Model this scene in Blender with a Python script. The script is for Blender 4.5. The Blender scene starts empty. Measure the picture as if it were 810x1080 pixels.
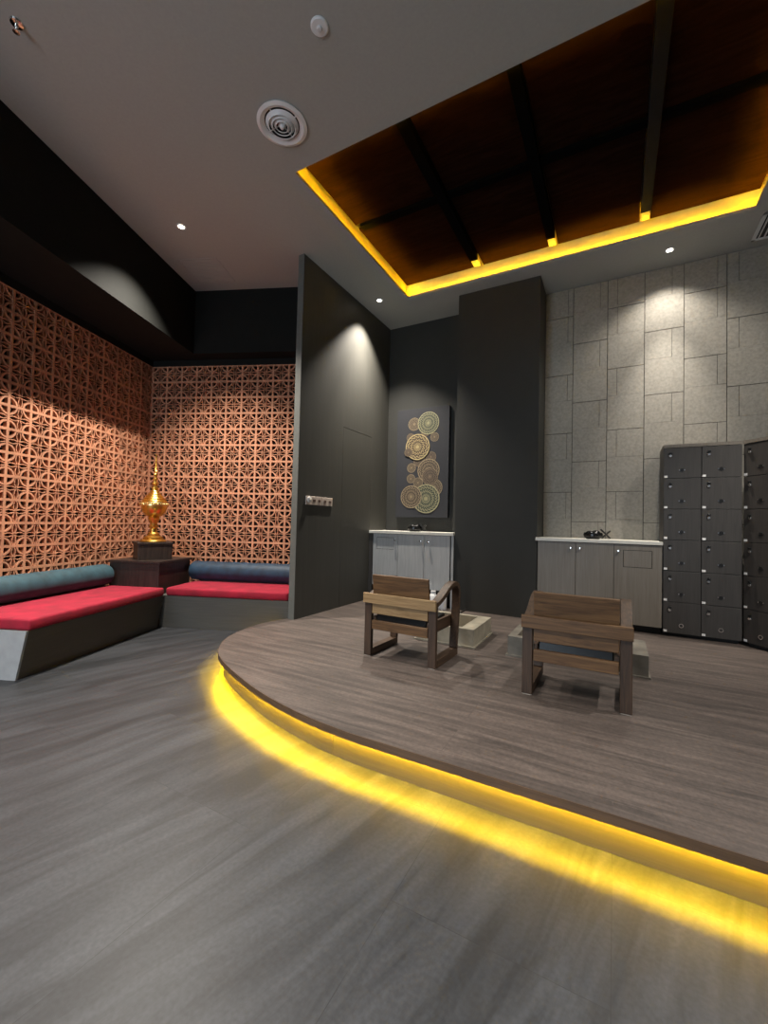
import bpy, bmesh, math, random
from mathutils import Vector, Matrix
random.seed(7)
PI = math.pi
C = bpy.context.scene.collection
TH = math.radians(22)                      # the alcove is turned against the platform
CT, ST = math.cos(TH), math.sin(TH)
H, P = 1.165, .165                         # lens height, platform height
ZC, ZS = 3.94, 3.17                        # ceiling, soffit


def cut(b, x=-2.926):                      # where the partition's alcove face crosses depth b
    return (x + b * ST) / CT


def ab(a, b, z=0.):                        # alcove coordinates -> world
    return Vector((a * CT - b * ST, a * ST + b * CT, z))


# ------------------------------------------------------------------ materials
def nodes(name):
    m = bpy.data.materials.new(name)
    m.use_nodes = True
    nt = m.node_tree
    return m, nt, nt.nodes['Principled BSDF']


def plain(name, col, rough=.5, metal=0., var=.08, scale=14., bump=0., spec=.5):
    m, nt, b = nodes(name)
    b.inputs['Roughness'].default_value = rough
    b.inputs['Metallic'].default_value = metal
    b.inputs['Specular IOR Level'].default_value = spec
    tc = nt.nodes.new('ShaderNodeTexCoord')
    nz = nt.nodes.new('ShaderNodeTexNoise')
    nz.inputs['Scale'].default_value = scale
    nz.inputs['Detail'].default_value = 5
    nt.links.new(tc.outputs['Object'], nz.inputs['Vector'])
    rp = nt.nodes.new('ShaderNodeValToRGB')
    rp.color_ramp.elements[0].position = .3
    rp.color_ramp.elements[1].position = .7
    rp.color_ramp.elements[0].color = [c * (1 - var) for c in col] + [1]
    rp.color_ramp.elements[1].color = [min(1, c * (1 + var)) for c in col] + [1]
    nt.links.new(nz.outputs['Fac'], rp.inputs['Fac'])
    nt.links.new(rp.outputs['Color'], b.inputs['Base Color'])
    if bump:
        bp = nt.nodes.new('ShaderNodeBump')
        bp.inputs['Strength'].default_value = bump
        bp.inputs['Distance'].default_value = .004
        nt.links.new(nz.outputs['Fac'], bp.inputs['Height'])
        nt.links.new(bp.outputs['Normal'], b.inputs['Normal'])
    return m


def wood(name, c0, c1, axis='X', stretch=18., scale=3., rough=.45, bump=.15, dist=1.2):
    """grain streaks along one object axis"""
    m, nt, b = nodes(name)
    b.inputs['Roughness'].default_value = rough
    tc = nt.nodes.new('ShaderNodeTexCoord')
    mp = nt.nodes.new('ShaderNodeMapping')
    s = [scale * stretch] * 3
    s['XYZ'.index(axis)] = scale
    mp.inputs['Scale'].default_value = s
    nt.links.new(tc.outputs['Object'], mp.inputs['Vector'])
    nz = nt.nodes.new('ShaderNodeTexNoise')
    nz.inputs['Scale'].default_value = 1.
    nz.inputs['Detail'].default_value = 6
    nz.inputs['Roughness'].default_value = .6
    nz.inputs['Distortion'].default_value = dist
    nt.links.new(mp.outputs['Vector'], nz.inputs['Vector'])
    rp = nt.nodes.new('ShaderNodeValToRGB')
    rp.color_ramp.elements[0].position = .33
    rp.color_ramp.elements[1].position = .68
    rp.color_ramp.elements[0].color = list(c0) + [1]
    rp.color_ramp.elements[1].color = list(c1) + [1]
    nt.links.new(nz.outputs['Fac'], rp.inputs['Fac'])
    nt.links.new(rp.outputs['Color'], b.inputs['Base Color'])
    bp = nt.nodes.new('ShaderNodeBump')
    bp.inputs['Strength'].default_value = bump
    bp.inputs['Distance'].default_value = .003
    nt.links.new(nz.outputs['Fac'], bp.inputs['Height'])
    nt.links.new(bp.outputs['Normal'], b.inputs['Normal'])
    return m


def glow(name, col, strength):
    m, nt, b = nodes(name)
    b.inputs['Base Color'].default_value = (.8, .8, .8, 1)
    b.inputs['Emission Color'].default_value = list(col) + [1]
    b.inputs['Emission Strength'].default_value = strength
    return m


def floor_mat(name, ca, cb, cs, plank_w, plank_l, along, streak_rot, rough, groove=.7, sm=(9., 1.1), ramp=(.32, .72, .62)):
    m, nt, b = nodes(name)
    N, L = nt.nodes, nt.links
    b.inputs['Roughness'].default_value = rough
    tc = N.new('ShaderNodeTexCoord')
    mp = N.new('ShaderNodeMapping')
    if along == 'Y':
        mp.inputs['Rotation'].default_value = (0, 0, PI / 2)
    L.new(tc.outputs['Object'], mp.inputs['Vector'])
    br = N.new('ShaderNodeTexBrick')
    br.inputs['Scale'].default_value = 1.
    br.inputs['Brick Width'].default_value = plank_l
    br.inputs['Row Height'].default_value = plank_w
    br.inputs['Mortar Size'].default_value = .0012
    br.inputs['Mortar Smooth'].default_value = .1
    br.inputs['Bias'].default_value = 0.
    br.inputs['Color1'].default_value = list(ca) + [1]
    br.inputs['Color2'].default_value = list(cb) + [1]
    br.inputs['Mortar'].default_value = [c * groove for c in ca] + [1]
    br.offset = .37
    L.new(mp.outputs['Vector'], br.inputs['Vector'])
    # streaks, shifted from plank to plank by the plank's own tint
    sep = N.new('ShaderNodeSeparateColor')
    L.new(br.outputs['Color'], sep.inputs['Color'])
    mp2 = N.new('ShaderNodeMapping')
    mp2.inputs['Rotation'].default_value = (0, 0, streak_rot)
    add = N.new('ShaderNodeVectorMath')
    add.operation = 'MULTIPLY_ADD'
    cmb = N.new('ShaderNodeCombineXYZ')
    L.new(sep.outputs['Red'], cmb.inputs['Z'])
    add.inputs[1].default_value = (90, 90, 90)
    L.new(cmb.outputs['Vector'], add.inputs[0])
    L.new(tc.outputs['Object'], mp2.inputs['Vector'])
    sc = N.new('ShaderNodeVectorMath')
    sc.operation = 'MULTIPLY'
    sc.inputs[1].default_value = (sm[0], sm[1], 1)
    L.new(mp2.outputs['Vector'], sc.inputs[0])
    L.new(sc.outputs['Vector'], add.inputs[2])
    nz = N.new('ShaderNodeTexNoise')
    nz.inputs['Scale'].default_value = 1.
    nz.inputs['Detail'].default_value = 7
    nz.inputs['Roughness'].default_value = .62
    nz.inputs['Distortion'].default_value = .8
    L.new(add.outputs['Vector'], nz.inputs['Vector'])
    fine = N.new('ShaderNodeTexNoise')
    fine.inputs['Scale'].default_value = 70.
    fine.inputs['Detail'].default_value = 6
    L.new(tc.outputs['Object'], fine.inputs['Vector'])
    rp = N.new('ShaderNodeValToRGB')
    rp.color_ramp.elements[0].position = ramp[0]
    rp.color_ramp.elements[1].position = ramp[1]
    rp.color_ramp.elements[0].color = (ramp[2], ramp[2], ramp[2], 1)
    rp.color_ramp.elements[1].color = list(cs) + [1]
    L.new(nz.outputs['Fac'], rp.inputs['Fac'])
    mx = N.new('ShaderNodeMix')
    mx.data_type = 'RGBA'
    mx.blend_type = 'MULTIPLY'
    mx.inputs['Factor'].default_value = 1.
    L.new(br.outputs['Color'], mx.inputs[6])
    L.new(rp.outputs['Color'], mx.inputs[7])
    rp2 = N.new('ShaderNodeValToRGB')
    rp2.color_ramp.elements[0].position = .35
    rp2.color_ramp.elements[1].position = .65
    rp2.color_ramp.elements[0].color = (.85, .85, .85, 1)
    rp2.color_ramp.elements[1].color = (1.15, 1.15, 1.15, 1)
    L.new(fine.outputs['Fac'], rp2.inputs['Fac'])
    mx2 = N.new('ShaderNodeMix')
    mx2.data_type = 'RGBA'
    mx2.blend_type = 'MULTIPLY'
    mx2.inputs['Factor'].default_value = 1.
    L.new(mx.outputs[2], mx2.inputs[6])
    L.new(rp2.outputs['Color'], mx2.inputs[7])
    L.new(mx2.outputs[2], b.inputs['Base Color'])
    bp = N.new('ShaderNodeBump')
    bp.inputs['Strength'].default_value = 0.
    bp.inputs['Distance'].default_value = .004
    L.new(nz.outputs['Fac'], bp.inputs['Height'])
    L.new(bp.outputs['Normal'], b.inputs['Normal'])
    return m


def mandala_mat(name, petals, tint, dark):
    """rings of gold petals and dots around the medallion's own centre; object X/Z plane, radius 1"""
    m, nt, b = nodes(name)
    N, L = nt.nodes, nt.links
    b.inputs['Roughness'].default_value = .5
    uv = N.new('ShaderNodeUVMap')
    sep = N.new('ShaderNodeSeparateXYZ')
    L.new(uv.outputs['UV'], sep.inputs[0])

    def math_(op, a, bb=None):
        n = N.new('ShaderNodeMath')
        n.operation = op
        for i, v in enumerate((a, bb)):
            if v is None:
                continue
            if isinstance(v, (int, float)):
                n.inputs[i].default_value = v
            else:
                L.new(v, n.inputs[i])
        return n.outputs[0]
    x, y = sep.outputs['X'], sep.outputs['Y']
    r = math_('SQRT', math_('ADD', math_('MULTIPLY', x, x), math_('MULTIPLY', y, y)))
    t = math_('ARCTAN2', y, x)
    pet = math_('COSINE', math_('MULTIPLY', t, float(petals)))
    # petal edge: rings bent by the petals
    rr = math_('ADD', math_('MULTIPLY', r, 24.), math_('MULTIPLY', math_('ABSOLUTE', pet), 2.6))
    ring = math_('SINE', rr)
    dots = math_('MULTIPLY', math_('SINE', math_('MULTIPLY', r, 33.)), math_('SINE', math_('MULTIPLY', t, petals * 2.)))
    v = math_('ADD', math_('MULTIPLY', math_('GREATER_THAN', ring, .72), .75), math_('MULTIPLY', math_('GREATER_THAN', dots, .5), .7))
    rim = math_('GREATER_THAN', r, .93)
    core = math_('LESS_THAN', r, .16)
    v = math_('MINIMUM', math_('ADD', math_('ADD', v, rim), math_('MULTIPLY', core, .7)), 1.)
    mx = N.new('ShaderNodeMix')
    mx.data_type = 'RGBA'
    L.new(v, mx.inputs[0])
    mx.inputs[6].default_value = list(dark) + [1]
    mx.inputs[7].default_value = list(tint) + [1]
    L.new(mx.outputs[2], b.inputs['Base Color'])
    return m


M = {}
M['ceil'] = plain('ceiling_paint', (.36, .36, .335), .9, bump=.05, scale=60, var=.03)
M['black'] = plain('black_paint', (.009, .0095, .0085), .8, var=.1, scale=8, spec=.15)
M['char'] = wood('charcoal_laminate', (.050, .049, .042), (.060, .058, .050), 'Z', 25, 1.2, .55, .05)
M['chargrey'] = plain('lit_edge', (.11, .115, .105), .6)  # paler than the partition: light on its end face put into the colour
M['niche'] = plain('charcoal_paint', (.022, .022, .0185), .7, var=.06, scale=8)
M['terra'] = plain('terracotta', (.47, .215, .12), .75, var=.22, scale=7, bump=.1)
M['backing'] = plain('dark_backing', (.012, .006, .006), .9)
M['floor'] = floor_mat('grey_plank_floor', (.026, .0275, .0305), (.030, .0315, .0345), (1.62, 1.62, 1.63), .6, 1.2, 'Y', math.radians(13), .45, sm=(9., 1.3), ramp=(.38, .66, .68))
M['deck'] = floor_mat('brown_plank_deck', (.074, .058, .050), (.081, .064, .055), (1.42, 1.40, 1.38), .9, 1.8, 'X', 0, .5, .93, sm=(1.6, 20.), ramp=(.36, .68, .58))
M['nosing'] = wood('walnut_nosing', (.06, .035, .02), (.11, .066, .038), 'X', 20, 2, .5, .1)
M['fascia'] = wood('fascia_laminate', (.07, .061, .05), (.09, .08, .065), 'X', 25, 2, .5, .05)
M['lap'] = wood('bench_laminate', (.085, .082, .075), (.115, .11, .1), 'X', 30, 2, .45, .05)
M['lapdark'] = wood('bench_front_laminate', (.05, .047, .042), (.065, .061, .054), 'Y', 30, 2, .45, .05)
M['lapend'] = plain('bench_end_lit', (.3, .32, .335), .5)  # cool light on the bench end is put into this pale colour
M['red'] = plain('crimson_velvet', (.30, .003, .022), .85, var=.25, scale=9, bump=.2)
M['blue'] = plain('teal_velvet', (.022, .062, .080), .7, var=.35, scale=10, bump=.25)
M['navy'] = plain('navy_velvet', (.008, .030, .060), .6, var=.4, scale=12, bump=.35)
for k in ('red', 'blue', 'navy'):
    b = M[k].node_tree.nodes['Principled BSDF']
    b.inputs['Sheen Weight'].default_value = .06
    b.inputs['Sheen Roughness'].default_value = .4
M['box'] = wood('dark_wenge', (.014, .009, .007), (.04, .026, .021), 'Z', 14, 3, .42, .1)
M['gold'] = plain('gold_leaf', (.78, .47, .10), .3, 1., var=.15, scale=30, bump=.1)
M['goldpale'] = plain('pale_gold', (.95, .72, .3), .3, 1., var=.1, scale=50)
M['chairX'] = wood('teak_board', (.062, .028, .009), (.185, .096, .036), 'X', 14, 3, .55, .12)
M['chairXl'] = wood('pale_teak_board', (.20, .12, .048), (.38, .25, .12), 'X', 14, 3, .55, .12)
M['chairZ'] = wood('teak_leg', (.026, .014, .008), (.068, .037, .02), 'Z', 14, 3, .55, .12)
M['chairY'] = wood('teak_rail', (.03, .016, .008), (.085, .046, .024), 'Y', 14, 3, .55, .12)
M['leather'] = plain('black_leather', (.008, .008, .008), .3, var=.2, spec=.3)
M['glide'] = plain('chair_glide', (.35, .31, .26), .5)
M['stone'] = plain('beige_stone', (.26, .235, .18), .6, var=.3, scale=9, bump=.2)
M['stone_shaded'] = plain('shaded_tub_stone', (.15, .135, .11), .6, var=.3, scale=9, bump=.2)  # darker than the other tub: shade put into the stone colour
M['stonein'] = plain('basin_stone', (.2, .165, .115), .5, var=.3, scale=14)
M['cabg'] = wood('grey_veneer_lit', (.34, .345, .345), (.44, .445, .44), 'Z', 22, 2.2, .45, .05)  # grey veneer, paled: the cool shopfront reflection is put into the colour
M['cabd'] = wood('taupe_wood_veneer', (.145, .125, .10), (.187, .164, .134), 'Z', 22, 2.2, .45, .05)
M['gap'] = plain('gap_shade', (.015, .014, .013), .8)  # near-black colour carries the toe-kick shadow and the dark joints
M['top'] = plain('pale_worktop', (.62, .6, .54), .4, var=.06, scale=20)
M['lock'] = wood('locker_veneer', (.033, .029, .026), (.048, .043, .038), 'Z', 22, 2.4, .5, .05)
M['chrome'] = plain('chrome', (.75, .74, .72), .18, 1., var=.03)
M['blackpl'] = plain('black_plastic', (.012, .012, .012), .3)
M['white'] = plain('white_plastic', (.72, .72, .72), .4, var=.03)
M['tagw'] = plain('white_tag', (.75, .74, .72), .5, var=.02)
M['canvas'] = plain('slate_canvas', (.017, .018, .023), .75, var=.15, scale=60)
M['switch'] = plain('switch_plate', (.62, .52, .45), .4, var=.05)
M['switchd'] = plain('switch_dark', (.12, .075, .06), .4)
M['pot'] = plain('black_ceramic', (.006, .006, .006), .25, var=.2)
M['featgrout'] = plain('dark_grout', (.055, .052, .048), .9)
M['feat'] = plain('grey_stone_tile', (.25, .236, .205), .7, var=.16, scale=5, bump=.12)
# finer stone speckle on the feature tile
nt = M['feat'].node_tree
nt.nodes['Noise Texture'].inputs['Scale'].default_value = 42
nt.nodes['Noise Texture'].inputs['Detail'].default_value = 9
M['coffer'] = wood('coffer_panel', (.0075, .0034, .0024), (.018, .0080, .005), 'X', 6, 2.2, .75, .08, 2.)
M['coffer'].node_tree.nodes['Principled BSDF'].inputs['Specular IOR Level'].default_value = 0.
M['beam'] = plain('beam_black', (.003, .003, .003), 1., spec=0.)
M['beamgrey'] = plain('beam_grey', (.010, .010, .010), .7, spec=.1)
M['lip'] = plain('cove_lip', (.5, .44, .32), .6)
M['ledcove'] = glow('led_cove', (1., .56, 0.), 190.)
M['ledfloor'] = glow('led_floor', (1., .60, .002), 740.)
M['spotglass'] = glow('downlight_glass', (1., .9, .72), 14.)
M['duct'] = plain('dark_duct', (.02, .02, .02), .8)
M['alu'] = plain('grille_grey', (.62, .62, .62), .5, var=.03)


# ------------------------------------------------------------------ geometry helpers
class MB:
    def __init__(s):
        s.bm = bmesh.new()

    def box(s, x0, y0, z0, x1, y1, z1, rot=None, piv=None):
        r = bmesh.ops.create_cube(s.bm, size=1.)
        for v in r['verts']:
            v.co = Vector(((x0 + x1) / 2 + v.co.x * (x1 - x0), (y0 + y1) / 2 + v.co.y * (y1 - y0), (z0 + z1) / 2 + v.co.z * (z1 - z0)))
        if rot is not None:
            bmesh.ops.rotate(s.bm, verts=r['verts'], cent=piv or Vector(((x0 + x1) / 2, (y0 + y1) / 2, (z0 + z1) / 2)), matrix=rot)
        return s

    def prism(s, pts, axis, a, b):
        """2-D outline extruded between a and b along an axis; pts are the other two coordinates in xyz order"""
        def mk(p, t):
            return {'X': (t, p[0], p[1]), 'Y': (p[0], t, p[1]), 'Z': (p[0], p[1], t)}[axis]
        v0 = [s.bm.verts.new(mk(p, a)) for p in pts]
        v1 = [s.bm.verts.new(mk(p, b)) for p in pts]
        n = len(pts)
        f = [s.bm.faces.new(v0), s.bm.faces.new(v1[::-1])]
        for i in range(n):
            f.append(s.bm.faces.new((v0[i], v1[i], v1[(i + 1) % n], v0[(i + 1) % n])))
        bmesh.ops.recalc_face_normals(s.bm, faces=f)
        return s

    def ribbon(s, path, wid, axis, a, b):
        """bent board: the path in 2-D, thickness per point, extruded along an axis (quads)"""
        n = len(path)
        L, R = [], []
        for i, p in enumerate(path):
            q0, q1 = path[max(0, i - 1)], path[min(n - 1, i + 1)]
            d = Vector((q1[0] - q0[0], q1[1] - q0[1])).normalized()
            w = (wid[i] if hasattr(wid, '__len__') else wid) / 2
            L.append((p[0] - d.y * w, p[1] + d.x * w))
            R.append((p[0] + d.y * w, p[1] - d.x * w))

        def mk(p, t):
            return {'X': (t, p[0], p[1]), 'Y': (p[0], t, p[1]), 'Z': (p[0], p[1], t)}[axis]
        rows = [[s.bm.verts.new(mk(q[i], t)) for i in range(n)] for q, t in ((L, a), (R, a), (R, b), (L, b))]
        f = []
        for k in range(4):
            u, w = rows[k], rows[(k + 1) % 4]
            for i in range(n - 1):
                f.append(s.bm.faces.new((u[i], u[i + 1], w[i + 1], w[i])))
        f.append(s.bm.faces.new([r[0] for r in rows]))
        f.append(s.bm.faces.new([r[-1] for r in rows][::-1]))
        bmesh.ops.recalc_face_normals(s.bm, faces=f)
        return s

    def lathe(s, prof, cx=0, cy=0, z=0, seg=40, closed=False, axis=None):
        """prof: list of (radius, height)"""
        rings = []
        new = []
        for r, h in prof:
            if r < 1e-6:
                ring = [s.bm.verts.new((cx, cy, z + h))]
            else:
                ring = [s.bm.verts.new((cx + r * math.cos(2 * PI * i / seg), cy + r * math.sin(2 * PI * i / seg), z + h)) for i in range(seg)]
            rings.append(ring)
            new += ring
        f = []
        prs = list(zip(rings, rings[1:])) + ([(rings[-1], rings[0])] if closed else [])
        for A, B in prs:
            for i in range(seg):
                j = (i + 1) % seg
                if len(A) == 1 and len(B) == 1:
                    continue
                if len(A) == 1:
                    f.append(s.bm.faces.new((A[0], B[j], B[i])))
                elif len(B) == 1:
                    f.append(s.bm.faces.new((A[i], A[j], B[0])))
                else:
                    f.append(s.bm.faces.new((A[i], A[j], B[j], B[i])))
        if not closed:
            for R in (rings[0], rings[-1]):
                if len(R) > 1:
                    f.append(s.bm.faces.new(R))
        bmesh.ops.recalc_face_normals(s.bm, faces=f)
        if axis is not None:          # turn the lathe's Z axis towards a direction, about (cx,cy,z)
            q = Vector((0, 0, 1)).rotation_difference(Vector(axis))
            bmesh.ops.rotate(s.bm, verts=new, cent=Vector((cx, cy, z)), matrix=q.to_matrix())
        return s

    def tube(s, p, q, r, seg=12):
        p, q = Vector(p), Vector(q)
        d = q - p
        return s.lathe([(r, 0), (r, d.length)], p.x, p.y, p.z, seg, axis=d.normalized())

    def build(s, name, mat, parent=None, bevel=0., smooth=False, loc=None, rz=None, seg=2):
        me = bpy.data.meshes.new(name)
        s.bm.to_mesh(me)
        s.bm.free()
        o = bpy.data.objects.new(name, me)
        C.objects.link(o)
        me.materials.append(mat)
        if parent is not None:
            o.parent = parent
        if loc is not None:
            o.location = loc
        if rz is not None:
            o.rotation_euler = (0, 0, rz)
        if bevel:
            md = o.modifiers.new('bevel', 'BEVEL')
            md.width = bevel
            md.segments = seg
            md.limit_method = 'ANGLE'
            md.angle_limit = math.radians(50)
        if smooth:
            for p in me.polygons:
                p.use_smooth = True
            me.set_sharp_from_angle(angle=math.radians(38))
        return o


def tag(o, label, cat, group=None, kind=None):
    o['label'] = label
    o['category'] = cat
    if group:
        o['group'] = group
    if kind:
        o['kind'] = kind
    return o


def thing(name, label, cat, loc=(0, 0, 0), rz=0., group=None, kind=None):
    o = bpy.data.objects.new(name, None)
    C.objects.link(o)
    o.empty_display_size = .1
    o.location = loc
    o.rotation_euler = (0, 0, rz)
    return tag(o, label, cat, group, kind)


def st(mb, name, mat, label, cat='wall', **k):
    return tag(mb.build(name, mat, **k), label, cat, kind='structure')


# ------------------------------------------------------------------ the room
XR, YF, YB = 2.3, -3.6, 5.26
fl = MB().box(-7.5, YF, -.1, XR + .2, 6.2, 0)
st(fl, 'floor', M['floor'], 'grey wood-look plank floor with diagonal streaks in front of the platform', 'floor')

# ceiling with the rectangular recess cut out
CX0, CX1, CY0, CY1, ZP = -2.26, 1.035, 2.52, 4.62, 4.135
SH = .06                                   # depth of the light shelf
c = MB()
for x0, y0, x1, y1 in ((-7.5, YF, CX0, 6.2), (CX1, YF, XR + .2, 6.2), (CX0, YF, CX1, CY0), (CX0, CY1, CX1, 6.2)):
    c.box(x0, y0, ZC, x1, y1, ZC + .012)
st(c, 'ceiling', M['ceil'], 'warm grey painted ceiling around the lit rectangular recess', 'ceiling')

# back wall with stone tiles right of the pillar
bw = MB().box(-2.92, YB + .012, 0, XR + .2, YB + .2, ZC)
st(bw, 'wall_back', M['niche'], 'dark charcoal back wall of the niche behind the round-medallion picture')
xs = [-.745, -.443, -.093, .258, .607, .957, 1.307, 1.657, 2.007, 2.3]
jb = [3.614 - .02, 3.276]
tl, gr = MB(), MB()
gr.box(-.745, YB + .004, P, XR, YB + .0119, ZC)
g = .003
for i in range(len(xs) - 1):
    z = [3.276, 3.612][i % 2 == 0]
    zz = [ZC]
    while z > P + .1:
        zz.append(z)
        z -= .68
    zz.append(P)
    for z1, z0 in zip(zz, zz[1:]):
        x0, x1 = xs[i] + g, xs[i + 1] - g
        xi = x0 + (.245 if i in (0, 3, 7) else .095 if i in (2, 5) else .275) - .003
        xi = min(xi, x1 - .03)
        zm = max(z0 + .02, z1 - .3)
        # a shallow L-shaped inlay line in each tile: two stacked faces, the upper one split
        tl.box(x0, YB - .006, z0 + g, x1, YB + .006, zm)
        if z1 - .004 > zm + .001:
            tl.box(x0, YB - .006, zm + .0007, xi - .0016, YB + .006, z1 - g)
            tl.box(xi + .0016, YB - .006 - random.choice((0, .002)), zm + .0007, x1, YB + .006, z1 - g)
ft = st(tl, 'wall_feature', M['feat'], 'grey stone tile wall with staggered joints lit by a downlight', bevel=.0012, seg=1)
gg = gr.build('grout', M['featgrout'], ft)

st(MB().box(-1.68, 4.83, 0, -.745, YB + .01, ZC), 'wall_pillar', M['niche'], 'wide dark charcoal pillar between the two grey cabinets', 'pillar')
st(MB().box(XR, YF, 0, XR + .15, 6.2, ZC), 'wall_right', M['niche'], 'dark right wall beyond the lockers')

# partition with its flush door
pt = MB()
y0d, y1d, ztd = 4.155, 4.815, 2.30
pt.box(-2.92, 3.36, 0, -2.85, y0d - .004, ZC)
pt.box(-2.92, y0d - .004, ztd + .004, -2.85, y1d + .004, ZC)
pt.box(-2.92, y1d + .004, 0, -2.85, YB + .01, ZC)
pt.box(-2.92, y0d - .004, 0, -2.875, y1d + .004, ztd + .004)
pw = st(pt, 'wall_partition', M['char'], 'tall charcoal partition wall between the tiled alcove and the platform')
MB().box(-2.922, 3.352, 0, -2.848, 3.3602, ZC).build('lit_edge_strip', M['chargrey'], pw)
st(MB().box(-2.872, y0d, P + .006, -2.851, y1d, ztd), 'door_1', M['char'], 'flush charcoal door without handle in the partition wall', 'door')

# alcove: breeze-block screens, backing walls, soffits (all in alcove coordinates)
A0, B0, AW, BW = -2.94, 4.78, -3.60, 4.97
al = (0, 0, 0)


def alc(mb, name, mat, label, cat='wall', **k):
    return st(mb, name, mat, label, cat, rz=TH, loc=al, **k)


alc(MB().box(AW - .30, -4.2, 0, AW - .13, BW + .3, ZC), 'wall_left', M['backing'], 'near black wall behind the left breeze block screen')
alc(MB().prism([(AW - .30, BW + .13), (cut(BW + .13), BW + .13), (cut(BW + .3), BW + .3), (AW - .3, BW + .3)], 'Z', 0, ZC), 'wall_rear', M['backing'], 'near black wall behind the rear breeze block screen')
alc(MB().box(AW - .13, -4.2, ZS, A0, BW + .13, ZC), 'trim_1', M['black'], 'black dropped soffit along the left breeze block wall', 'soffit')
alc(MB().prism([(A0, B0), (cut(B0), B0), (cut(BW + .129), BW + .129), (A0, BW + .129)], 'Z', ZS, ZC), 'trim_2', M['black'], 'black dropped soffit above the rear breeze block wall', 'soffit')

PT = .20
ZTILE = 3.09


def tile_quads():
    """the ribbons of one breeze block in 2-D: closed quads (4 points) with a front depth each"""
    q = []
    p, w = PT, .0115
    q.append([(0, 0), (p, 0), (p, w), (0, w), 0.])
    q.append([(0, p - w), (p, p - w), (p, p), (0, p), 0.])
    q.append([(0, w), (w, w), (w, p - w), (0, p - w), 0.])
    q.append([(p - w, w), (p, w), (p, p - w), (p - w, p - w), 0.])

    def rib(path, t, d):
        n = len(path)
        for i in range(n - 1):
            a, b = Vector(path[i]), Vector(path[i + 1])
            def off(i):
                u = (Vector(path[min(n - 1, i + 1)]) - Vector(path[max(0, i - 1)])).normalized()
                return Vector((-u.y, u.x)) * t / 2
            o0, o1 = off(i), off(i + 1)
            q.append([tuple(a + o0), tuple(a - o0), tuple(b - o1), tuple(b + o1), d])
    for k, (cx, cy) in enumerate(((0, 0), (p, 0), (p, p), (0, p))):
        R = .362 * p
        rib([(cx + R * math.cos(k * PI / 2 + PI / 2 * i / 6), cy + R * math.sin(k * PI / 2 + PI / 2 * i / 6)) for i in range(7)], .0150, .0012)
    c_ = p / 2
    for k in range(4):
        ca, sa = math.cos(k * PI / 2), math.sin(k * PI / 2)
        for s_ in (-1, 1):
            pts = []
            for i in range(6):
                t = i / 5
                x = .006 + t * (c_ - w * .5 - .006)
                y = s_ * (.005 + .0125 * math.sin(PI * t))
                pts.append((c_ + x * ca - y * sa, c_ + x * sa + y * ca))
            rib(pts, .0072, .0024)
    return q


alc(MB().box(AW - .12, -4.2, ZTILE + .001, AW, BW + .12, ZS - .001), 'trim_3', M['black'], 'thin black rail along the top of the left breeze block screen', 'trim')
alc(MB().prism([(AW + .001, BW), (cut(BW), BW), (cut(BW + .12), BW + .12), (AW + .001, BW + .12)], 'Z', ZTILE + .001, ZS - .001), 'trim_4', M['black'], 'thin black rail along the top of the rear breeze block screen', 'trim')


def screen(name, label, horiz, n, rows, depth=.034, lim=None):
    """horiz(k, d) -> alcove xy of column coordinate k (metres along the wall), d metres into the wall"""
    qs = tile_quads()
    V, F = [], []
    for i in range(n):
        for j in range(rows):
            ox, oz = i * PT, ZTILE - (j + 1) * PT
            for q in qs:
                if lim and max(horiz(ox + x, 0)[0] for x, y in q[:4]) > lim:
                    continue
                b = len(V)
                for d in (q[4], depth):
                    for x, y in q[:4]:
                        a_, b_ = horiz(ox + x, d)
                        V.append((a_, b_, oz + y))
                F += [(b, b + 1, b + 2, b + 3), (b + 7, b + 6, b + 5, b + 4)]
                for e in range(4):
                    f_ = (e + 1) % 4
                    F.append((b + e, b + 4 + e, b + 4 + f_, b + f_))
    me = bpy.data.meshes.new(name)
    me.from_pydata(V, [], F)
    bm = bmesh.new()
    bm.from_mesh(me)
    bmesh.ops.recalc_face_normals(bm, faces=bm.faces)
    bm.to_mesh(me)
    bm.free()
    o = bpy.data.objects.new(name, me)
    C.objects.link(o)
    me.materials.append(M['terra'])
    o.rotation_euler = (0, 0, TH)
    return tag(o, label, 'wall', kind='structure')


screen('wall_screen_left', 'terracotta breeze block screen along the left side of the alcove', lambda k, d: (AW - d, BW - k), 20, 15)
screen('wall_screen_rear', 'terracotta breeze block screen across the rear of the alcove', lambda k, d: (AW + k, BW + d), 13, 15, lim=cut(BW))

# ------------------------------------------------------------------ recess in the ceiling
cof = thing('ceiling_coffer', 'rectangular ceiling recess of dark wooden panels rimmed by yellow light', 'ceiling', (0, 0, 0), kind='structure')
RX0, RX1, RY0, RY1 = CX0 - SH, CX1 + SH, CY0 - SH, CY1 + SH


def frame(mb, x0, y0, x1, y1, t, za, zb):
    """four boxes of thickness t just inside the rectangle"""
    mb.box(x0, y0, za, x0 + t, y1, zb)
    mb.box(x1 - t, y0, za, x1, y1, zb)
    mb.box(x0 + t, y0, za, x1 - t, y0 + t, zb)
    mb.box(x0 + t, y1 - t, za, x1 - t, y1, zb)
    return mb


ZT = 4.25
t = .02
frame(MB(), RX0 - t, RY0 - t, RX1 + t, RY1 + t, t, ZC + .0125, ZT).box(RX0 - t, RY0 - t, ZT, RX1 + t, RY1 + t, ZT + .02).build('recess_side', M['lip'], cof)
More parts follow.
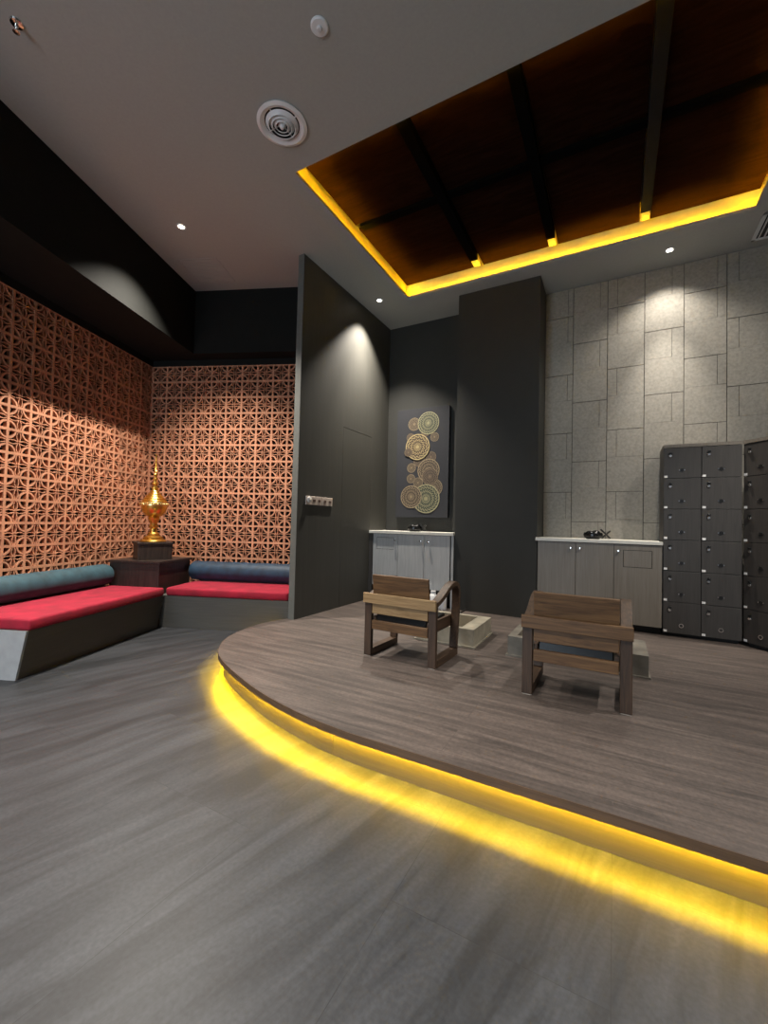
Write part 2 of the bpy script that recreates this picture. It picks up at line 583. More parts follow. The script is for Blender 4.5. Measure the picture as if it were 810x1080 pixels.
# the light line lies on the shelf behind a low upstand
frame(MB(), CX0 - .010, CY0 - .010, CX1 + .010, CY1 + .010, .008, ZC + .0125, ZC + .030).build('upstand', M['ceil'], cof)
frame(MB(), CX0 - .036, CY0 - .036, CX1 + .036, CY1 + .036, .008, ZC + .0125, ZC + .017).build('light_strip', M['ledcove'], cof)
bx = [(-1.43, -1.345), (-.635, -.555), (.18, .262)]
yl0, yl1 = 3.47, 3.54
gx = [RX0 + .014] + [v for b_ in bx for v in b_] + [RX1 - .014]
for i in range(4):
    for (ya, yb) in ((RY0 + .014, yl0), (yl1, RY1 - .014)):
        MB().box(gx[2 * i] + .004, ya, ZP, gx[2 * i + 1] - .004, yb, ZP + .02).build('panel', M['coffer'], cof)
for i, (x0, x1) in enumerate(bx):
    o = MB().box(x0, RY0 + .02, ZP - .065, x1, CY1 - .17, ZP + .02).build('beam', M['beamgrey'] if i == 2 else M['beam'], cof, bevel=.003)
    MB().box(x0 + .006, CY1 - .17, ZP - .05, x1 - .006, CY1 - .03, ZP + .02).build('beam_lit_end', M['lip'], o)  # pale colour paints the light caught by the beam's end
MB().box(CX0 + .01, yl0, ZP - .03, CX1 - .01, yl1, ZP + .02).build('cross_beam', M['beam'], cof)
MB().box(-.99, 4.1, ZP - .0015, -.655, CY1 - .02, ZP + .01).build('access_panel', M['coffer'], cof)

# ------------------------------------------------------------------ platform
edge = [(XR, 1.72), (-1.1, 1.72)]
curve = [(-1.1, 1.72), (-1.35, 1.745), (-1.62, 1.80), (-1.86, 1.87), (-2.08, 1.955), (-2.28, 2.04), (-2.46, 2.13), (-2.61, 2.225), (-2.74, 2.35), (-2.85, 2.49), (-2.93, 2.65), (-2.985, 2.85), (-3.005, 3.05), (-2.99, 3.2), (-2.95, 3.35), (-2.94, 3.40)]


def smooth_path(p, n=5):
    out = []
    for i in range(len(p) - 1):
        p0, p1, p2, p3 = p[max(0, i - 1)], p[i], p[i + 1], p[min(len(p) - 1, i + 2)]
        for k in range(n):
            t = k / n
            out.append(tuple(.5 * (2 * p1[j] + (-p0[j] + p2[j]) * t + (2 * p0[j] - 5 * p1[j] + 4 * p2[j] - p3[j]) * t * t + (-p0[j] + 3 * p1[j] - 3 * p2[j] + p3[j]) * t ** 3) for j in range(2)))
    out.append(p[-1])
    return out


crv = smooth_path(curve)
path = [(XR - .001, 1.72), (1.2, 1.72), (.4, 1.72), (-.4, 1.72)] + crv


def inset(path, d):
    out = []
    n = len(path)
    for i, p in enumerate(path):
        a, b = path[max(0, i - 1)], path[min(n - 1, i + 1)]
        u = Vector((b[0] - a[0], b[1] - a[1])).normalized()
        out.append((p[0] + u.y * d, p[1] - u.x * d))     # inwards = right-hand side of travel (west, then north)
    return out


plat = thing('platform', 'raised round-ended platform of brown planks with yellow light under its edge', 'platform', kind='structure')
dk = MB()
dk.prism(inset(path, .004) + [(-2.849, 3.40), (-2.849, YB), (XR - .001, YB)], 'Z', P - .004, P)
dk.build('deck', M['deck'], plat)
MB().ribbon(inset(path, .006), .012, 'Z', .1265, P - .0005).build('nosing', M['nosing'], plat, smooth=True)
inner = inset(path, .05)
MB().ribbon(inset(path, .035), .044, 'Z', .153, P - .0045).build('nosing_soffit', M['fascia'], plat, smooth=True)
# fascia boards with a thin joint between them
k0 = [i for i, p in enumerate(inner) if p[0] < -1.22][0]
for seg_ in (inner[:k0 + 1], inner[k0:]):
    sg = [Vector(p) for p in seg_]
    sg[0] = sg[0] + (sg[1] - sg[0]).normalized() * .0015
    sg[-1] = sg[-1] + (sg[-2] - sg[-1]).normalized() * .0015
    MB().ribbon([tuple(p) for p in sg], .012, 'Z', .001, .1525).build('fascia', M['fascia'], plat, smooth=True)
MB().prism(inset(path, .08) + [(-2.82, 3.42), (-2.82, YB - .02), (XR - .01, YB - .02)], 'Z', .001, P - .0046).build('base', M['gap'], plat)
# the light line tucked up behind the nosing
MB().ribbon(inset(path, .025), .004, 'Z', .1372, .1418).build('light_strip', M['ledfloor'], plat)


# ------------------------------------------------------------------ alcove benches
def bench_box(mb, a0, b0, z0, a1, b1, z1):
    return mb.box(a0, b0, z0, a1, b1, z1)


bl = thing('bench', 'dark laminate built-in bench with sloping front along the left screen', 'bench', ab(-3.3, 3.4), TH)
oa, ob = -3.3, 3.4                           # local origin in alcove coordinates
mb = MB()
prof = [(AW + .005 - oa, .0), (-2.885 - oa, 0.), (-2.815 - oa, .345), (AW + .005 - oa, .345)]
mb.prism(prof, 'Y', 2.69 - ob, 4.202 - ob)
mb.build('bench_body', M['lapdark'], bl)
mb = MB()
mb.prism([(p[0] + (.002 if p[0] > 0 else 0), p[1] * 1.004) for p in prof], 'Y', 2.672 - ob, 2.6895 - ob)
mb.build('end_panel', M['lapend'], bl)['label'] = 'end panel with cool daylight in its pale colour'
br_ = thing('bench', 'grey laminate built-in bench below the rear screen beside the partition', 'bench', ab(-2.1, 4.7), TH)
oa2, ob2 = -2.1, 4.7
mb = MB()
lo = [(-2.886, 4.245), (cut(4.245), 4.245), (cut(BW - .005), BW - .005), (-2.886, BW - .005)]
hi_ = [(-2.886, 4.205), (cut(4.205), 4.205), (cut(BW - .005), BW - .005), (-2.886, BW - .005)]
v0 = [mb.bm.verts.new((a_ - oa2, b_ - ob2, 0)) for a_, b_ in lo]
v1 = [mb.bm.verts.new((a_ - oa2, b_ - ob2, .345)) for a_, b_ in hi_]
mb.bm.faces.new(v0[::-1])
mb.bm.faces.new(v1)
for i in range(4):
    mb.bm.faces.new((v0[i], v0[(i + 1) % 4], v1[(i + 1) % 4], v1[i]))
mb.build('bench_body', M['lap'], br_)


def cushion(name, label, cat, pts, z0, z1, mat):
    ca, cb = sum(p[0] for p in pts) / 4, sum(p[1] for p in pts) / 4
    o = MB().prism([(p[0] - ca, p[1] - cb) for p in pts], 'Z', 0, z1 - z0).build(name, mat, loc=ab(ca, cb, z0), rz=TH, bevel=.022, seg=4, smooth=False)
    for p in o.data.polygons:
        p.use_smooth = True
    return tag(o, label, cat)


cl = cushion('seat_cushion', 'crimson velvet seat pad on the left bench', 'cushion', [(AW + .01, 2.68), (-2.80, 2.68), (-2.80, 4.185), (AW + .01, 4.185)], .347, .432, M['red'])
cr = cushion('seat_cushion', 'crimson velvet seat pad on the rear bench beside the partition', 'cushion', [(-2.795, 4.19), (cut(4.19) - .004, 4.19), (cut(BW - .01) - .004, BW - .01), (-2.795, BW - .01)], .347, .432, M['red'])


def bolster(label, a, b, z, r, length, along, mat):
    n, seg = 40, 32
    prof = []
    k = 8
    e = .05
    for i in range(k + 1):
        t = PI / 2 * i / k
        prof.append((max(0., (r - e) + e * math.sin(t)) if i else 0., e - e * math.cos(t)))
    prof.insert(1, (r * .5, .0))
    mid = []
    for i in range(1, n):
        zz = e + (length - 2 * e) * i / n
        mid.append((r * (1 + .008 * math.sin(i * 1.7) + .006 * math.sin(i * .63)), zz))
    prof = prof + mid + [(pr, length - h) for pr, h in prof[::-1]]
    ax = (0, -1, 0) if along == 'b' else (1, 0, 0)
    mb = MB().lathe(prof, 0, 0, 0, seg, axis=ax)
    o = mb.build('bolster', mat, loc=ab(a, b, z), rz=TH, smooth=True)
    return tag(o, label, 'cushion')


bolster('pale teal velvet bolster lying along the left screen', -3.475, 4.19, .548, .112, 1.62, 'b', M['blue'])
bolster('navy velvet bolster lying on the rear bench against the rear screen', -2.868, 4.80, .548, .113, 1.62, 'a', M['navy'])

# corner box, its plinth and the golden vessel
cb_ = thing('corner_table', 'large dark wooden block filling the corner between the two benches', 'table', ab(-3.3, 4.7), TH)
MB().box(-3.46 + 3.3, 4.205 - 4.7, 0, -2.89 + 3.3, 4.79 - 4.7, .675).build('body', M['box'], cb_, bevel=.003)
MB().box(-3.47 + 3.3, 4.192 - 4.7, .675, -2.872 + 3.3, 4.80 - 4.7, .70).build('table_top', M['box'], cb_, bevel=.003)
UA, UB = -3.18, 4.505
pl = thing('plinth', 'small dark wooden plinth under the golden vessel', 'plinth', ab(UA, UB, .7005), TH + PI / 4)
MB().box(-.17, -.17, 0, .17, .17, .165).build('body', M['box'], pl, bevel=.003)
MB().box(-.18, -.18, .165, .18, .18, .19).build('plinth_top', M['box'], pl, bevel=.004)
ur = thing('spired_vessel', 'golden lidded ceremonial vessel with tall ringed spire on dark plinth', 'ornament', ab(UA, UB, .891), 0)
US = .8


def lat(name, prof, mat, parent=ur, **k):
    return MB().lathe([(r_ * US if h_ < .6 else r_, h_) for r_, h_ in prof], seg=48).build(name, mat, parent, smooth=True)


lat('foot', [(0, 0), (.165, 0), (.17, .012), (.15, .03), (.12, .035), (.125, .05), (.10, .065), (.075, .075), (.08, .09), (.055, .11), (0, .11)], M['gold'])
lat('stem', [(0, .11), (.05, .11), (.042, .15), (.058, .165), (.06, .18), (.045, .19), (.05, .23), (.072, .255), (.078, .275), (.07, .285), (0, .285)], M['gold'])
lat('bowl', [(0, .285), (.07, .285), (.105, .30), (.145, .335), (.165, .38), (.17, .405), (0, .405)], M['gold'])
rim = lat('rim_band', [(0, .405), (.172, .405), (.182, .41), (.185, .44), (.176, .452), (0, .452)], M['goldpale'])
rim['label'] = 'pale gold band of raised beads'
bd = MB()
for i in range(40):
    an = 2 * PI * i / 40
    bmesh.ops.create_uvsphere(bd.bm, u_segments=8, v_segments=6, radius=.0105, matrix=Matrix.Translation((.182 * US * math.cos(an), .182 * US * math.sin(an), .427)))
bd.build('beads', M['goldpale'], rim, smooth=True)
lid = [(0, .452), (.165, .452)]
r, z = .158, .455
for i in range(5):
    lid += [(r, z), (r + .004, z + .010), (r - .006, z + .022), (r - .022, z + .026)]
    z += .027
    r -= .025
lid += [(.045, z), (.035, z + .02), (0, z + .02)]
lat('lid', lid, M['gold'])
sp = [(0, .60)]
z = .60
r = .040
for i in range(4):
    sp += [(r * .7, z), (r, z + .012), (r, z + .022), (r * .62, z + .032), (r * .55, z + .048)]
    z += .05
    r *= .83
for i in range(9):
    sp += [(r * .8, z), (r, z + .006), (r * .8, z + .013)]
    z += .016
    r *= .92
sp += [(r * .7, z), (.006, z + .06), (.0035, .995), (0, 1.0)]
lat('spire', sp, M['gold'])

# ------------------------------------------------------------------ armchairs
def make_chair(label, x, y, rz, W, light):
    """x, y: the middle between the rear feet; the chair looks along +Y"""
    t = thing('armchair', label, 'chair', (x, y, P), rz)
    w, h = .061, W / 2
    bx_ = M['chairXl'] if light else M['chairX']
    arm = [(.018, .440), (.06, .447), (.12, .465), (.18, .492), (.24, .520), (.30, .543), (.36, .552), (.405, .543), (.437, .512), (.446, .47), (.447, .40), (.44, .32), (.43, .24), (.418, .15), (.408, .0565)]
    for s in (-1, 1):
        xa, xb = (-h, -h + w) if s < 0 else (h - w, h)
        MB().ribbon(smooth_path(arm, 3), .034, 'X', xa, xb).build('armrest', M['chairY'], t, bevel=.004)
        MB().box(xa + .001, .001, .004, xb - .001, .037, .424).build('rear_leg', M['chairZ'], t, bevel=.004)
        MB().box(xa, .0375, .004, xb, .425, .056).build('floor_rail', M['chairY'], t, bevel=.004)
        MB().box(xa + .004, .004, 0, xb - .004, .030, .004).build('glide', M['glide'], t)
        MB().box(xa + .004, .38, 0, xb - .004, .42, .004).build('glide', M['glide'], t)
        xi = (-h + w + .001, -h + w + .024) if s < 0 else (h - w - .024, h - w - .001)
        MB().box(xi[0], .03, .215, xi[1], .435, .30).build('side_rail', M['chairY'], t, bevel=.003)
    MB().box(-h - .003, -.020, .400, h + .003, .0005, .474).build('cross_rail', bx_, t, bevel=.003)
    hi = h - w - .026
    MB().box(-hi - .022, .004, .322, hi + .022, .024, .399).build('lower_back_board', bx_, t, bevel=.003)
    ro = Matrix.Rotation(math.radians(9), 3, 'X')
    MB().box(-hi - .0235, .026, .41, hi + .0235, .047, .615, rot=ro, piv=Vector((0, .03, .42))).build('backrest', M['chairX'], t, bevel=.003)
    MB().box(-hi - .022, .004, .205, hi + .022, .0275, .272).build('seat_rail', M['chairX'], t, bevel=.003)
    MB().box(-hi + .002, .38, .215, hi - .002, .405, .28).build('front_rail', M['chairX'], t, bevel=.003)
    se = MB()
    n = 10
    pth = [(.029 + .345 * i / n, .293 - .012 * math.sin(PI * i / n)) for i in range(n + 1)]
    se.ribbon(pth, .058, 'X', -hi + .002, hi - .002)
    se.build('seat', M['leather'], t, bevel=.008, smooth=True)['label'] = 'glossy black seat'
    return t


make_chair('low wooden armchair with paler back rails standing nearer the partition', -1.372, 2.762, math.radians(-2.4), .59, True)
make_chair('low dark brown wooden armchair standing nearer the lockers', -.199, 2.656, math.radians(-.5), .576, False)

# ------------------------------------------------------------------ foot tubs
def tub(label, x0, y0, x1, y1, h, wall, wallr, mat):
    cx, cy = (x0 + x1) / 2, (y0 + y1) / 2
    t = thing('foot_tub', label, 'basin', (cx, cy, P))
    X0, X1, Y0, Y1 = x0 - cx, x1 - cx, y0 - cy, y1 - cy
    mb = MB()
    mb.box(X0 - .012, Y0 - .012, 0, X1 + .012, Y1 + .012, .012)
    mb.build('base', mat, t)
    mb = MB()
    mb.box(X0, Y0, .012, X0 + wall, Y1, h)
    mb.box(X1 - wallr, Y0, .012, X1, Y1, h)
    mb.box(X0 + wall, Y0, .012, X1 - wallr, Y0 + wall, h)
    mb.box(X0 + wall, Y1 - .045, .012, X1 - wallr, Y1, h)
    mb.build('tub_wall', mat, t)
    MB().box(X0 + wall, Y0 + wall, .012, X1 - wallr, Y1 - .045, .03).build('basin_floor', M['stonein'], t)
    return t


tub('beige stone foot tub in front of the armchair nearer the partition', -1.52, 3.405, -1.005, 3.965, .148, .05, .115, M['stone'])
tub('wide stone foot tub in front of the armchair nearer the lockers', -.725, 3.375, .205, 3.83, .150, .06, .13, M['stone_shaded'])
fa = thing('faucet', 'small black faucet with raised lever behind the tub by the pillar', 'faucet', (-1.36, 4.12, P))
MB().lathe([(0, 0), (.035, 0), (.035, .01), (.018, .02), (.016, .12), (0, .125)], seg=20).build('body', M['blackpl'], fa, smooth=True)
MB().tube((0, 0, .10), (-.13, -.02, .075), .012).build('spout', M['blackpl'], fa, smooth=True)
MB().tube((0, 0, .12), (.07, .0, .165), .008).build('lever', M['blackpl'], fa, smooth=True)

# ------------------------------------------------------------------ cabinets and worktops
def cabinet(label, x0, x1, splits, knobs, slot, mat, zb, zt, yf):
    t = thing('cabinet', label, 'cabinet', (0, yf, P))
    Z = lambda z: z - P
    MB().box(x0, .019, Z(zb) + .001, x1, YB - yf - .009, Z(zt)).build('body', M['gap'], t)
    MB().box(x0 + .01, .06, 0, x1 - .01, YB - yf - .009, Z(zb)).build('plinth', M['gap'], t)
    for i in range(len(splits) - 1):
        a, b = splits[i] + .002, splits[i + 1] - .002
        d = MB()
        if slot and a < slot[0] < b:
            sx0, sx1, sz0, sz1 = slot
            d.box(a, 0, Z(zb), sx0, .018, Z(zt) - .004)
            d.box(sx1, 0, Z(zb), b, .018, Z(zt) - .004)
            d.box(sx0, 0, Z(zb), sx1, .018, Z(sz0))
            d.box(sx0, 0, Z(sz1), sx1, .018, Z(zt) - .004)
            o = d.build('door', mat, t)
            MB().box(sx0 + .005, .003, Z(sz0) + .005, sx1 - .005, .018, Z(sz1) - .005).build('flap', mat, o)
        else:
            o = d.box(a, 0, Z(zb), b, .018, Z(zt) - .004).build('door', mat, t, bevel=.0015)
        for kx, kz in knobs:
            if a < kx < b:
                MB().lathe([(0, 0), (.006, 0), (.006, .012), (.013, .016), (.013, .024), (0, .027)], kx, 0, Z(kz), 16, axis=(0, -1, 0)).build('knob', M['chrome'], o, smooth=True)
    return t


cabR = cabinet('taupe three-door low cabinet between the pillar and the lockers', -.742, .397, [-.735, -.36, -.01, .395],
               [(-.405, .955), (-.315, .955), (.034, .945)], (.07, .316, .79, .96), M['cabd'], .235, 1.018, 4.82)
tag(MB().box(-.757, 0, 0, .3995, YB - 4.805 - .008, .034).build('worktop', M['top'], loc=(0, 4.805, 1.0185), bevel=.003), 'pale worktop on the taupe cabinet beside the lockers', 'worktop')
cabL = cabinet('grey three-door low cabinet in the niche left of the pillar', -2.842, -1.684, [-2.79, -2.425, -2.063, -1.727],
               [(-2.46, .955), (-2.109, .955), (-2.005, .948)], (-2.74, -2.48, .83, .985), M['cabg'], .37, 1.033, 4.815)
MB().box(-1.712, -.0, .0, -1.684, .0185, 1.033 - P - .002).build('end_panel', M['cabg'], cabL)
MB().box(-2.846, -.004, .0, -2.795, .0185, 1.033 - P - .002).build('filler_strip', M['lock'], cabL)
tag(MB().box(-2.848, 0, 0, -1.682, YB - 4.80 - .015, .036).build('worktop', M['top'], loc=(0, 4.80, 1.0335), bevel=.003), 'pale worktop on the grey cabinet in the niche', 'worktop')
# white vessels standing at the open foot of the niche cabinet
for i, (x, w_, h_) in enumerate(((-2.03, .044, .175), (-1.905, .05, .18), (-1.785, .046, .172))):
    lab = ['white container at the niche cabinet foot, showing beside the chair back', 'white container at the niche cabinet foot, middle one of three', 'white container at the niche cabinet foot, nearest the pillar'][i]
    t = thing('container', lab, 'container', (x, 4.755, P), group='white containers at the foot of the niche cabinet')
    MB().lathe([(0, 0), (w_, 0), (w_ + .002, .006), (w_ + .002, h_ * .8), (w_ * .7, h_ * .93), (w_ * .6, h_ * .95), (0, h_ * .95)], seg=28).build('body', M['white'], t, smooth=True)
    MB().lathe([(0, h_ * .95), (w_ * .62, h_ * .95), (w_ * .62, h_ * 1.15), (0, h_ * 1.16)], seg=24).build('cap', M['white'], t, smooth=True)


def bowl(label, x, y, z, s, rz):
    t = thing('decorative_bowl', label, 'ornament', (x, y, z), rz)
    MB().lathe([(0, 0), (.06 * s, 0), (.088 * s, .02 * s), (.094 * s, .05 * s), (.086 * s, .068 * s), (.074 * s, .062 * s), (.06 * s, .03 * s), (0, .02 * s)], seg=32).build('bowl', M['pot'], t, smooth=True)
    for i, (px, py, pz, r) in enumerate(((-.03, .0, .062, .036), (.025, .02, .068, .036), (.02, -.03, .060, .030))):
        mb = MB()
        bmesh.ops.create_uvsphere(mb.bm, u_segments=16, v_segments=10, radius=r * s, matrix=Matrix.Translation((px * s, py * s, pz * s)) @ Matrix.Diagonal((1.15, 1, .7, 1)))
        mb.build('pebble', M['pot'], t, smooth=True)
    MB().tube((.07 * s, -.02, .105 * s), (.16 * s, .01, .010), .009 * s).build('stick', M['blackpl'], t, smooth=True)
    MB().tube((.08 * s, .03, .010), (.16 * s, -.015, .088 * s), .009 * s).build('stick', M['blackpl'], t, smooth=True)
    return t


bowl('black bowl of pebbles with crossed sticks on the worktop beside the lockers', -.205, 4.98, 1.0527, 1.0, 0)
bowl('black bowl of pebbles with crossed sticks on the niche worktop under the picture', -2.27, 4.98, 1.0697, 1.0, 0)

# ------------------------------------------------------------------ lockers
def lockers(label, loc, rz, n, depth, corner=False):
    t = thing('locker_cabinet', label, 'lockers', loc, rz)
    cw, top = .295, 1.815
    W_ = n * cw
    # where two banks meet, each one's side is mitred along the line that halves the corner
    k = math.tan(math.radians(25)) if corner else 0.
    k2 = 0. if corner else math.tan(math.radians(25))

    def pl(y0, e=0.):
        return [(-e + k2 * y0 if not corner else -e, y0), (W_ + e - k * y0 if corner else W_ + e, y0), (W_ + e - k * depth if corner else W_ + e, depth), (-e + k2 * depth if not corner else -e, depth)]
    MB().prism(pl(.0185, -.001), 'Z', .03, top - .03).build('body', M['lock'], t)
    MB().prism(pl(.04, -.001), 'Z', 0, .0295).build('plinth', M['gap'], t)
    MB().prism(pl(-.004), 'Z', top - .0295, top).build('cabinet_top', M['cabd'], t)
    zs = [.032 + i * (top - .032 - .031) / 6 for i in range(7)]
    for i in range(n):
        for j in range(6):
            a, b, z0, z1 = i * cw + .0025, (i + 1) * cw - .0025, zs[j] + .0025, zs[j + 1] - .0025
            o = MB().box(a, 0, z0, b, .018, z1).build('door', M['lock'], t, bevel=.0015)
            kx, kz = a + .052, z1 - .075
            kn = MB().lathe([(0, 0), (.014, 0), (.014, .006), (.010, .010), (0, .010)], kx, 0, kz, 16, axis=(0, -1, 0)).build('lock', M['chrome'], o, smooth=True)
            MB().box(kx - .010, -.018, kz + .016, kx + .014, 0., kz + .036).build('key_cover', M['blackpl'], o, bevel=.004)
            hx, hz = a + .142, z0 + .075
            if j == 0:
                MB().lathe([(.014, 0), (.019, 0), (.019, .004), (.014, .004)], hx, 0, hz, 20, closed=True, axis=(0, -1, 0)).build('pull_ring', M['chrome'], o, smooth=True)
            else:
                pr = MB().lathe([(0, 0), (.016, 0), (.016, .005), (0, .005)], hx, 0, hz, 16, axis=(0, -1, 0)).build('pull', M['blackpl'], o, smooth=True)
                for cx_ in (-.0205, .0205):
                    MB().box(hx + cx_ - .0035, -.003, hz - .005, hx + cx_ + .0035, 0, hz + .005).build('pull_clip', M['chrome'], o)
            MB().box(a + .003, -.002, z0 + .006, a + .03, 0., z0 + .026).build('number_tag', M['tagw'], o)
    return t


lockers('dark wood locker bank of two columns beside the taupe cabinet', (.402, 4.83, P), 0, 2, .40, True)
lockers('dark wood locker bank set at an angle, at the photo\'s right edge', (.999, 4.83, P), math.radians(-50), 3, .35)

# ------------------------------------------------------------------ picture in the niche
AC = [(-2.209, 2.523, .153, 3), (-2.417, 2.525, .088, 1), (-2.250, 2.402, .058, 0), (-2.116, 2.328, .061, 1), (-2.468, 2.343, .059, 0),
      (-2.358, 2.209, .176, 8), (-2.491, 2.142, .059, 9), (-2.163, 2.065, .074, 0), (-2.332, 2.024, .084, 0), (-2.194, 1.885, .157, 2),
      (-2.170, 1.802, .115, 4), (-2.445, 1.928, .064, 1), (-2.449, 1.781, .061, 1), (-2.343, 1.724, .070, 1), (-2.110, 1.653, .117, 2),
      (-2.439, 1.534, .154, 6), (-2.221, 1.507, .194, 5)]
art = thing('wall_picture', 'tall dark picture of overlapping golden medallions hanging in the niche', 'picture', (-2.29, 5.215, 1.99))
MB().box(-.385, 0, -.735, .377, YB + .011 - 5.215, .745).build('canvas', M['canvas'], art, bevel=.002)
mm = [mandala_mat('medallion_bright', 8, (.42, .33, .16), (.04, .025, .018)), mandala_mat('medallion_dim', 6, (.19, .14, .085), (.035, .024, .02)),
      mandala_mat('medallion_brown', 10, (.26, .2, .12), (.035, .024, .018)), mandala_mat('medallion_green', 12, (.29, .265, .15), (.026, .034, .024))]
for i, (x, z, r, lay) in enumerate(AC):
    mi = {0: 1, 1: 2, 2: 2, 3: 3, 4: 1, 5: 3, 6: 2, 8: 0, 9: 1}[lay]
    bm = bmesh.new()
    uvl = bm.loops.layers.uv.new('UVMap')
    seg = 48
    dep = .0012 + .0011 * lay
    f0 = [bm.verts.new((r * math.cos(2 * PI * k / seg), -dep, r * math.sin(2 * PI * k / seg))) for k in range(seg)]
    f1 = [bm.verts.new((v.co.x, 0, v.co.z)) for v in f0]
    fs = [bm.faces.new(f0), bm.faces.new(f1[::-1])]
    for k in range(seg):
        fs.append(bm.faces.new((f0[k], f1[k], f1[(k + 1) % seg], f0[(k + 1) % seg])))
    bmesh.ops.recalc_face_normals(bm, faces=fs)
    for f in bm.faces:
        for l in f.loops:
            l[uvl].uv = (l.vert.co.x / r, l.vert.co.z / r)
    me = bpy.data.meshes.new('medallion')
    bm.to_mesh(me)
    bm.free()
    me.materials.append(mm[mi])
    o = bpy.data.objects.new('medallion', me)
    C.objects.link(o)
    o.parent = art
    o.location = (x + 2.29, 0, z - 1.99)

# ------------------------------------------------------------------ switches on the partition (face at x = -2.85, looking +X)
def switch(label, y0, y1, n, first_round):
    t = thing('wall_switch', label, 'switch', (-2.85, (y0 + y1) / 2, 1.389))
    w = (y1 - y0) / 2
    MB().box(0, -w, -.046, .011, w, .046).build('plate', M['switch'], t, bevel=.003)
    for i in range(n):
        yc = -w + (i + .5) * 2 * w / n
        if first_round and i == 0:
            MB().lathe([(0, 0), (.03, 0), (.03, .012), (.02, .016), (0, .016)], .011, yc, .008, 20, axis=(1, 0, 0)).build('dial', M['tagw'], t, smooth=True)
        else:
            MB().box(.011, yc - .022, -.013, .015, yc + .022, .015).build('rocker', M['switchd'], t, bevel=.002)
    return t


switch('three-part switch plate with round dial on the partition, nearer its front edge', 3.484, 3.755, 3, True)
switch('two-part switch plate on the partition, nearer the flush door', 3.765, 3.952, 2, False)

# ------------------------------------------------------------------ ceiling fittings
df = thing('air_diffuser', 'round white ceiling air diffuser with concentric rings', 'vent', (-2.065, 2.155, ZC))
MB().lathe([(.165, 0), (.172, -.012), (.150, -.020), (.128, -.012), (.118, 0)], seg=56, closed=True).build('outer_ring', M['white'], df, smooth=True)
MB().lathe([(0, -.001), (.125, -.001), (.125, -.002), (0, -.002)], seg=40).build('duct', M['duct'], df)
for r in (.092, .066, .042):
    MB().lathe([(r, -.030), (r + .020, -.008), (r + .017, -.006), (r - .004, -.028)], seg=48, closed=True).build('cone', M['white'], df, smooth=True)
MB().lathe([(0, -.040), (.010, -.038), (.026, -.014), (.022, -.006), (0, -.006)], seg=32).build('centre_cone', M['white'], df, smooth=True)
MB().box(-.12, -.003, -.008, .12, .003, -.003).box(-.003, -.12, -.008, .003, .12, -.003).build('spider', M['white'], df)

sd = thing('smoke_detector', 'small white round detector on the ceiling near the photo top', 'detector', (-1.476, 1.808, ZC))
MB().lathe([(0, 0), (.05, 0), (.05, -.008), (.044, -.013), (0, -.014)], seg=36).build('housing', M['white'], sd, smooth=True)
MB().lathe([(0, -.014), (.016, -.0145), (.013, -.024), (0, -.027)], seg=24).build('sensor_dome', M['alu'], sd, smooth=True)

sk = thing('fire_sprinkler', 'chrome pendant sprinkler on the ceiling at the photo\'s top left', 'sprinkler', (-2.99, 1.003, ZC))
MB().lathe([(0, 0), (.034, 0), (.030, -.008), (.014, -.012), (0, -.012)], seg=24).build('escutcheon', M['chrome'], sk, smooth=True)
MB().tube((0, 0, -.012), (0, 0, -.03), .010).build('body', M['chrome'], sk, smooth=True)
MB().tube((-.009, 0, -.03), (-.002, 0, -.052), .0025).tube((.009, 0, -.03), (.002, 0, -.052), .0025).build('frame_arms', M['chrome'], sk)
MB().lathe([(0, -.052), (.016, -.052), (.017, -.055), (0, -.056)], seg=16).build('deflector', M['chrome'], sk)


def downlight(label, x, y, energy, size, blend, col=(1., .92, .81), build=True, r=.028):
    if build:
        t = thing('downlight', label, 'lamp', (x, y, ZC), group=None)
        MB().lathe([(r, 0), (r + .016, 0), (r + .015, -.006), (r, -.004)], seg=32, closed=True).build('trim_ring', M['white'], t, smooth=True)
        MB().lathe([(0, -.0005), (r, -.0005), (r, -.002), (0, -.0025)], seg=28).build('lens', M['spotglass'], t)
    l = bpy.data.lights.new('spot_lamp', 'SPOT')
    l.energy = energy
    l.spot_size = math.radians(size)
    l.spot_blend = blend
    l.shadow_soft_size = .02
    l.color = col
    o = bpy.data.objects.new('spot_lamp', l)
    C.objects.link(o)
    o.location = (x, y, ZC - .022)
    return o


sp_a = ab(-2.44, 3.69)
downlight('recessed downlight in the ceiling in front of the alcove soffit', sp_a.x, sp_a.y, 850, 100, .8)
downlight('recessed downlight in the ceiling close to the partition wall', -2.60, 4.50, 480, 92, .8)
downlight('', -2.60, 4.50, 420, 56, 1., build=False)
downlight('recessed downlight in the ceiling in front of the grey stone wall', .45, 4.94, 75, 118, .8)
downlight('', .45, 4.945, 380, 52, 1., build=False)
# the same fittings continue behind the photographer
for x, y, e in ((*ab(-2.3, 1.2).xy, 520), (-.6, -.4, 300), (1.75, 3.2, 440), (1.5, .2, 360), (-2.2, -1.2, 300)):
    downlight('', x, y, e, 100, .6, col=(1., .95, .88), build=False)
fill_l = downlight('', 1.9, 3.0, 170, 74, 1., build=False)          # added unseen fill lamp, tilted towards the stone wall
fill_l.data.shadow_soft_size = .09
fill_l.rotation_euler = (Vector((.05, 5.26, 1.9)) - Vector((1.9, 3.0, 3.92))).to_track_quat('-Z', 'Y').to_euler()

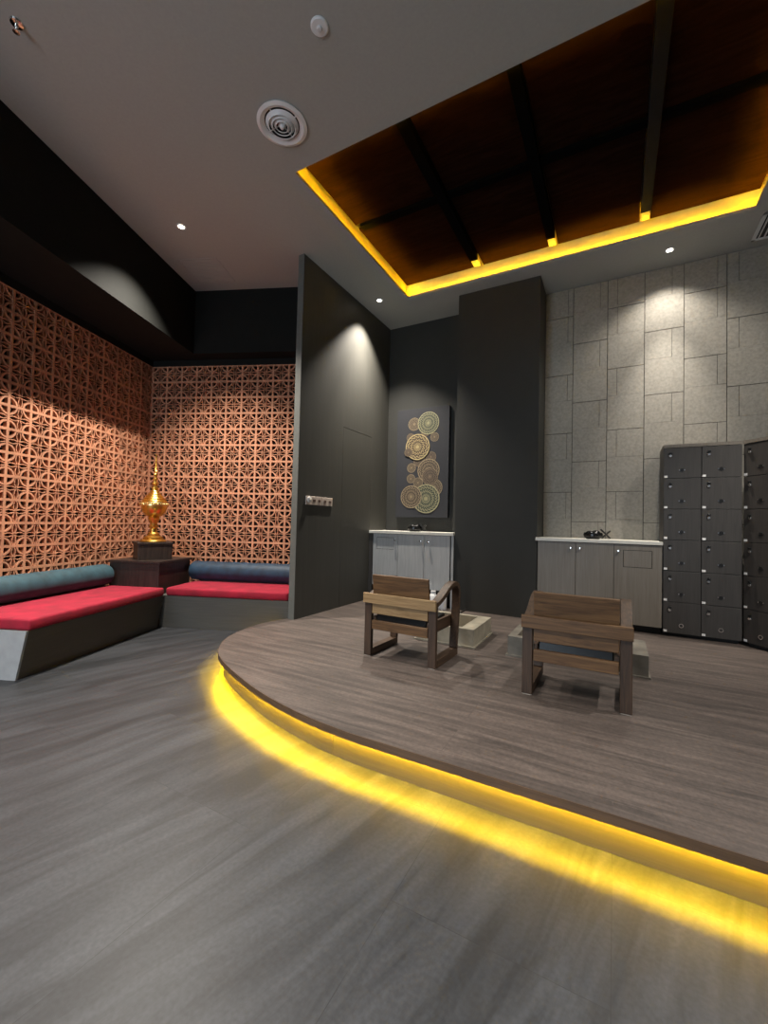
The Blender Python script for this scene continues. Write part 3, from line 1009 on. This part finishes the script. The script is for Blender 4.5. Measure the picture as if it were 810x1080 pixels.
# grilles
th_g = ab(-2.57, 4.39)
vg = thing('ceiling_grille', 'ceiling-coloured slatted access grille near the alcove corner', 'vent', (th_g.x, th_g.y, ZC), TH)
w_, d_ = .22, .22
fr = MB()
fr.box(-w_, -d_, -.004, w_, -d_ + .012, 0).box(-w_, d_ - .012, -.004, w_, d_, 0).box(-w_, -d_, -.004, -w_ + .012, d_, 0).box(w_ - .012, -d_, -.004, w_, d_, 0)
fr.build('frame', M['ceil'], vg)
sl = MB()
for i in range(9):
    yy = -d_ + .035 + i * .046
    sl.box(-w_ + .012, yy, -.003, w_ - .012, yy + .034, 0)
sl.build('slats', M['ceil'], vg)
ag = thing('air_grille', 'pale grey ceiling air grille at the photo\'s right edge above the lockers', 'vent', (1.42, 4.92, ZC))
w_, d_ = .31, .21
fr = MB()
fr.box(-w_, -d_, -.01, w_, -d_ + .03, 0).box(-w_, d_ - .03, -.01, w_, d_, 0).box(-w_, -d_, -.01, -w_ + .03, d_, 0).box(w_ - .03, -d_, -.01, w_, d_, 0)
fr.build('frame', M['alu'], ag, bevel=.002)
MB().box(-w_ + .03, -d_ + .03, -.002, w_ - .03, d_ - .03, -.0005).build('duct', M['duct'], ag)
sl = MB()
for i in range(13):
    xx = -w_ + .045 + i * .042
    sl.box(xx, -d_ + .03, -.008, xx + .012, d_ - .03, -.002)
sl.build('louvres', M['alu'], ag)

# ------------------------------------------------------------------ light from the shopfront behind the photographer
def area(x, y, z, rx, rz, sx, sy, e, col):
    l = bpy.data.lights.new('shopfront_light', 'AREA')
    l.shape = 'RECTANGLE'
    l.size, l.size_y = sx, sy
    l.energy = e
    l.color = col
    o = bpy.data.objects.new('shopfront_light', l)
    C.objects.link(o)
    o.location = (x, y, z)
    o.rotation_euler = (rx, 0, rz)
    return o


area(-3.6, YF + .05, 1.6, math.radians(90), 0, 5.0, 2.6, 400, (.74, .87, 1.))
w = bpy.data.worlds.new('world')
bpy.context.scene.world = w
w.use_nodes = True
w.node_tree.nodes['Background'].inputs['Color'].default_value = (.8, .88, 1., 1)
w.node_tree.nodes['Background'].inputs['Strength'].default_value = .3

# ------------------------------------------------------------------ camera
cam = bpy.data.cameras.new('camera')
cam.sensor_fit = 'VERTICAL'
cam.sensor_height = 36.
cam.lens = 446. / 1080. * 36.
cam.clip_start = .02
co = bpy.data.objects.new('camera', cam)
C.objects.link(co)
R = Matrix(((.8772, -.0083, .4801), (.4795, -.0350, -.8768), (.0241, .9993, -.0267)))
q = R.to_quaternion().to_matrix().to_4x4()
co.matrix_world = Matrix.Translation((0, 0, H)) @ q
sc = bpy.context.scene
sc.camera = co
sc.view_settings.view_transform = 'Standard'
sc.view_settings.look = 'None'
sc.view_settings.gamma = 1
sc.view_settings.use_curve_mapping = False
sc.view_settings.exposure = 0.
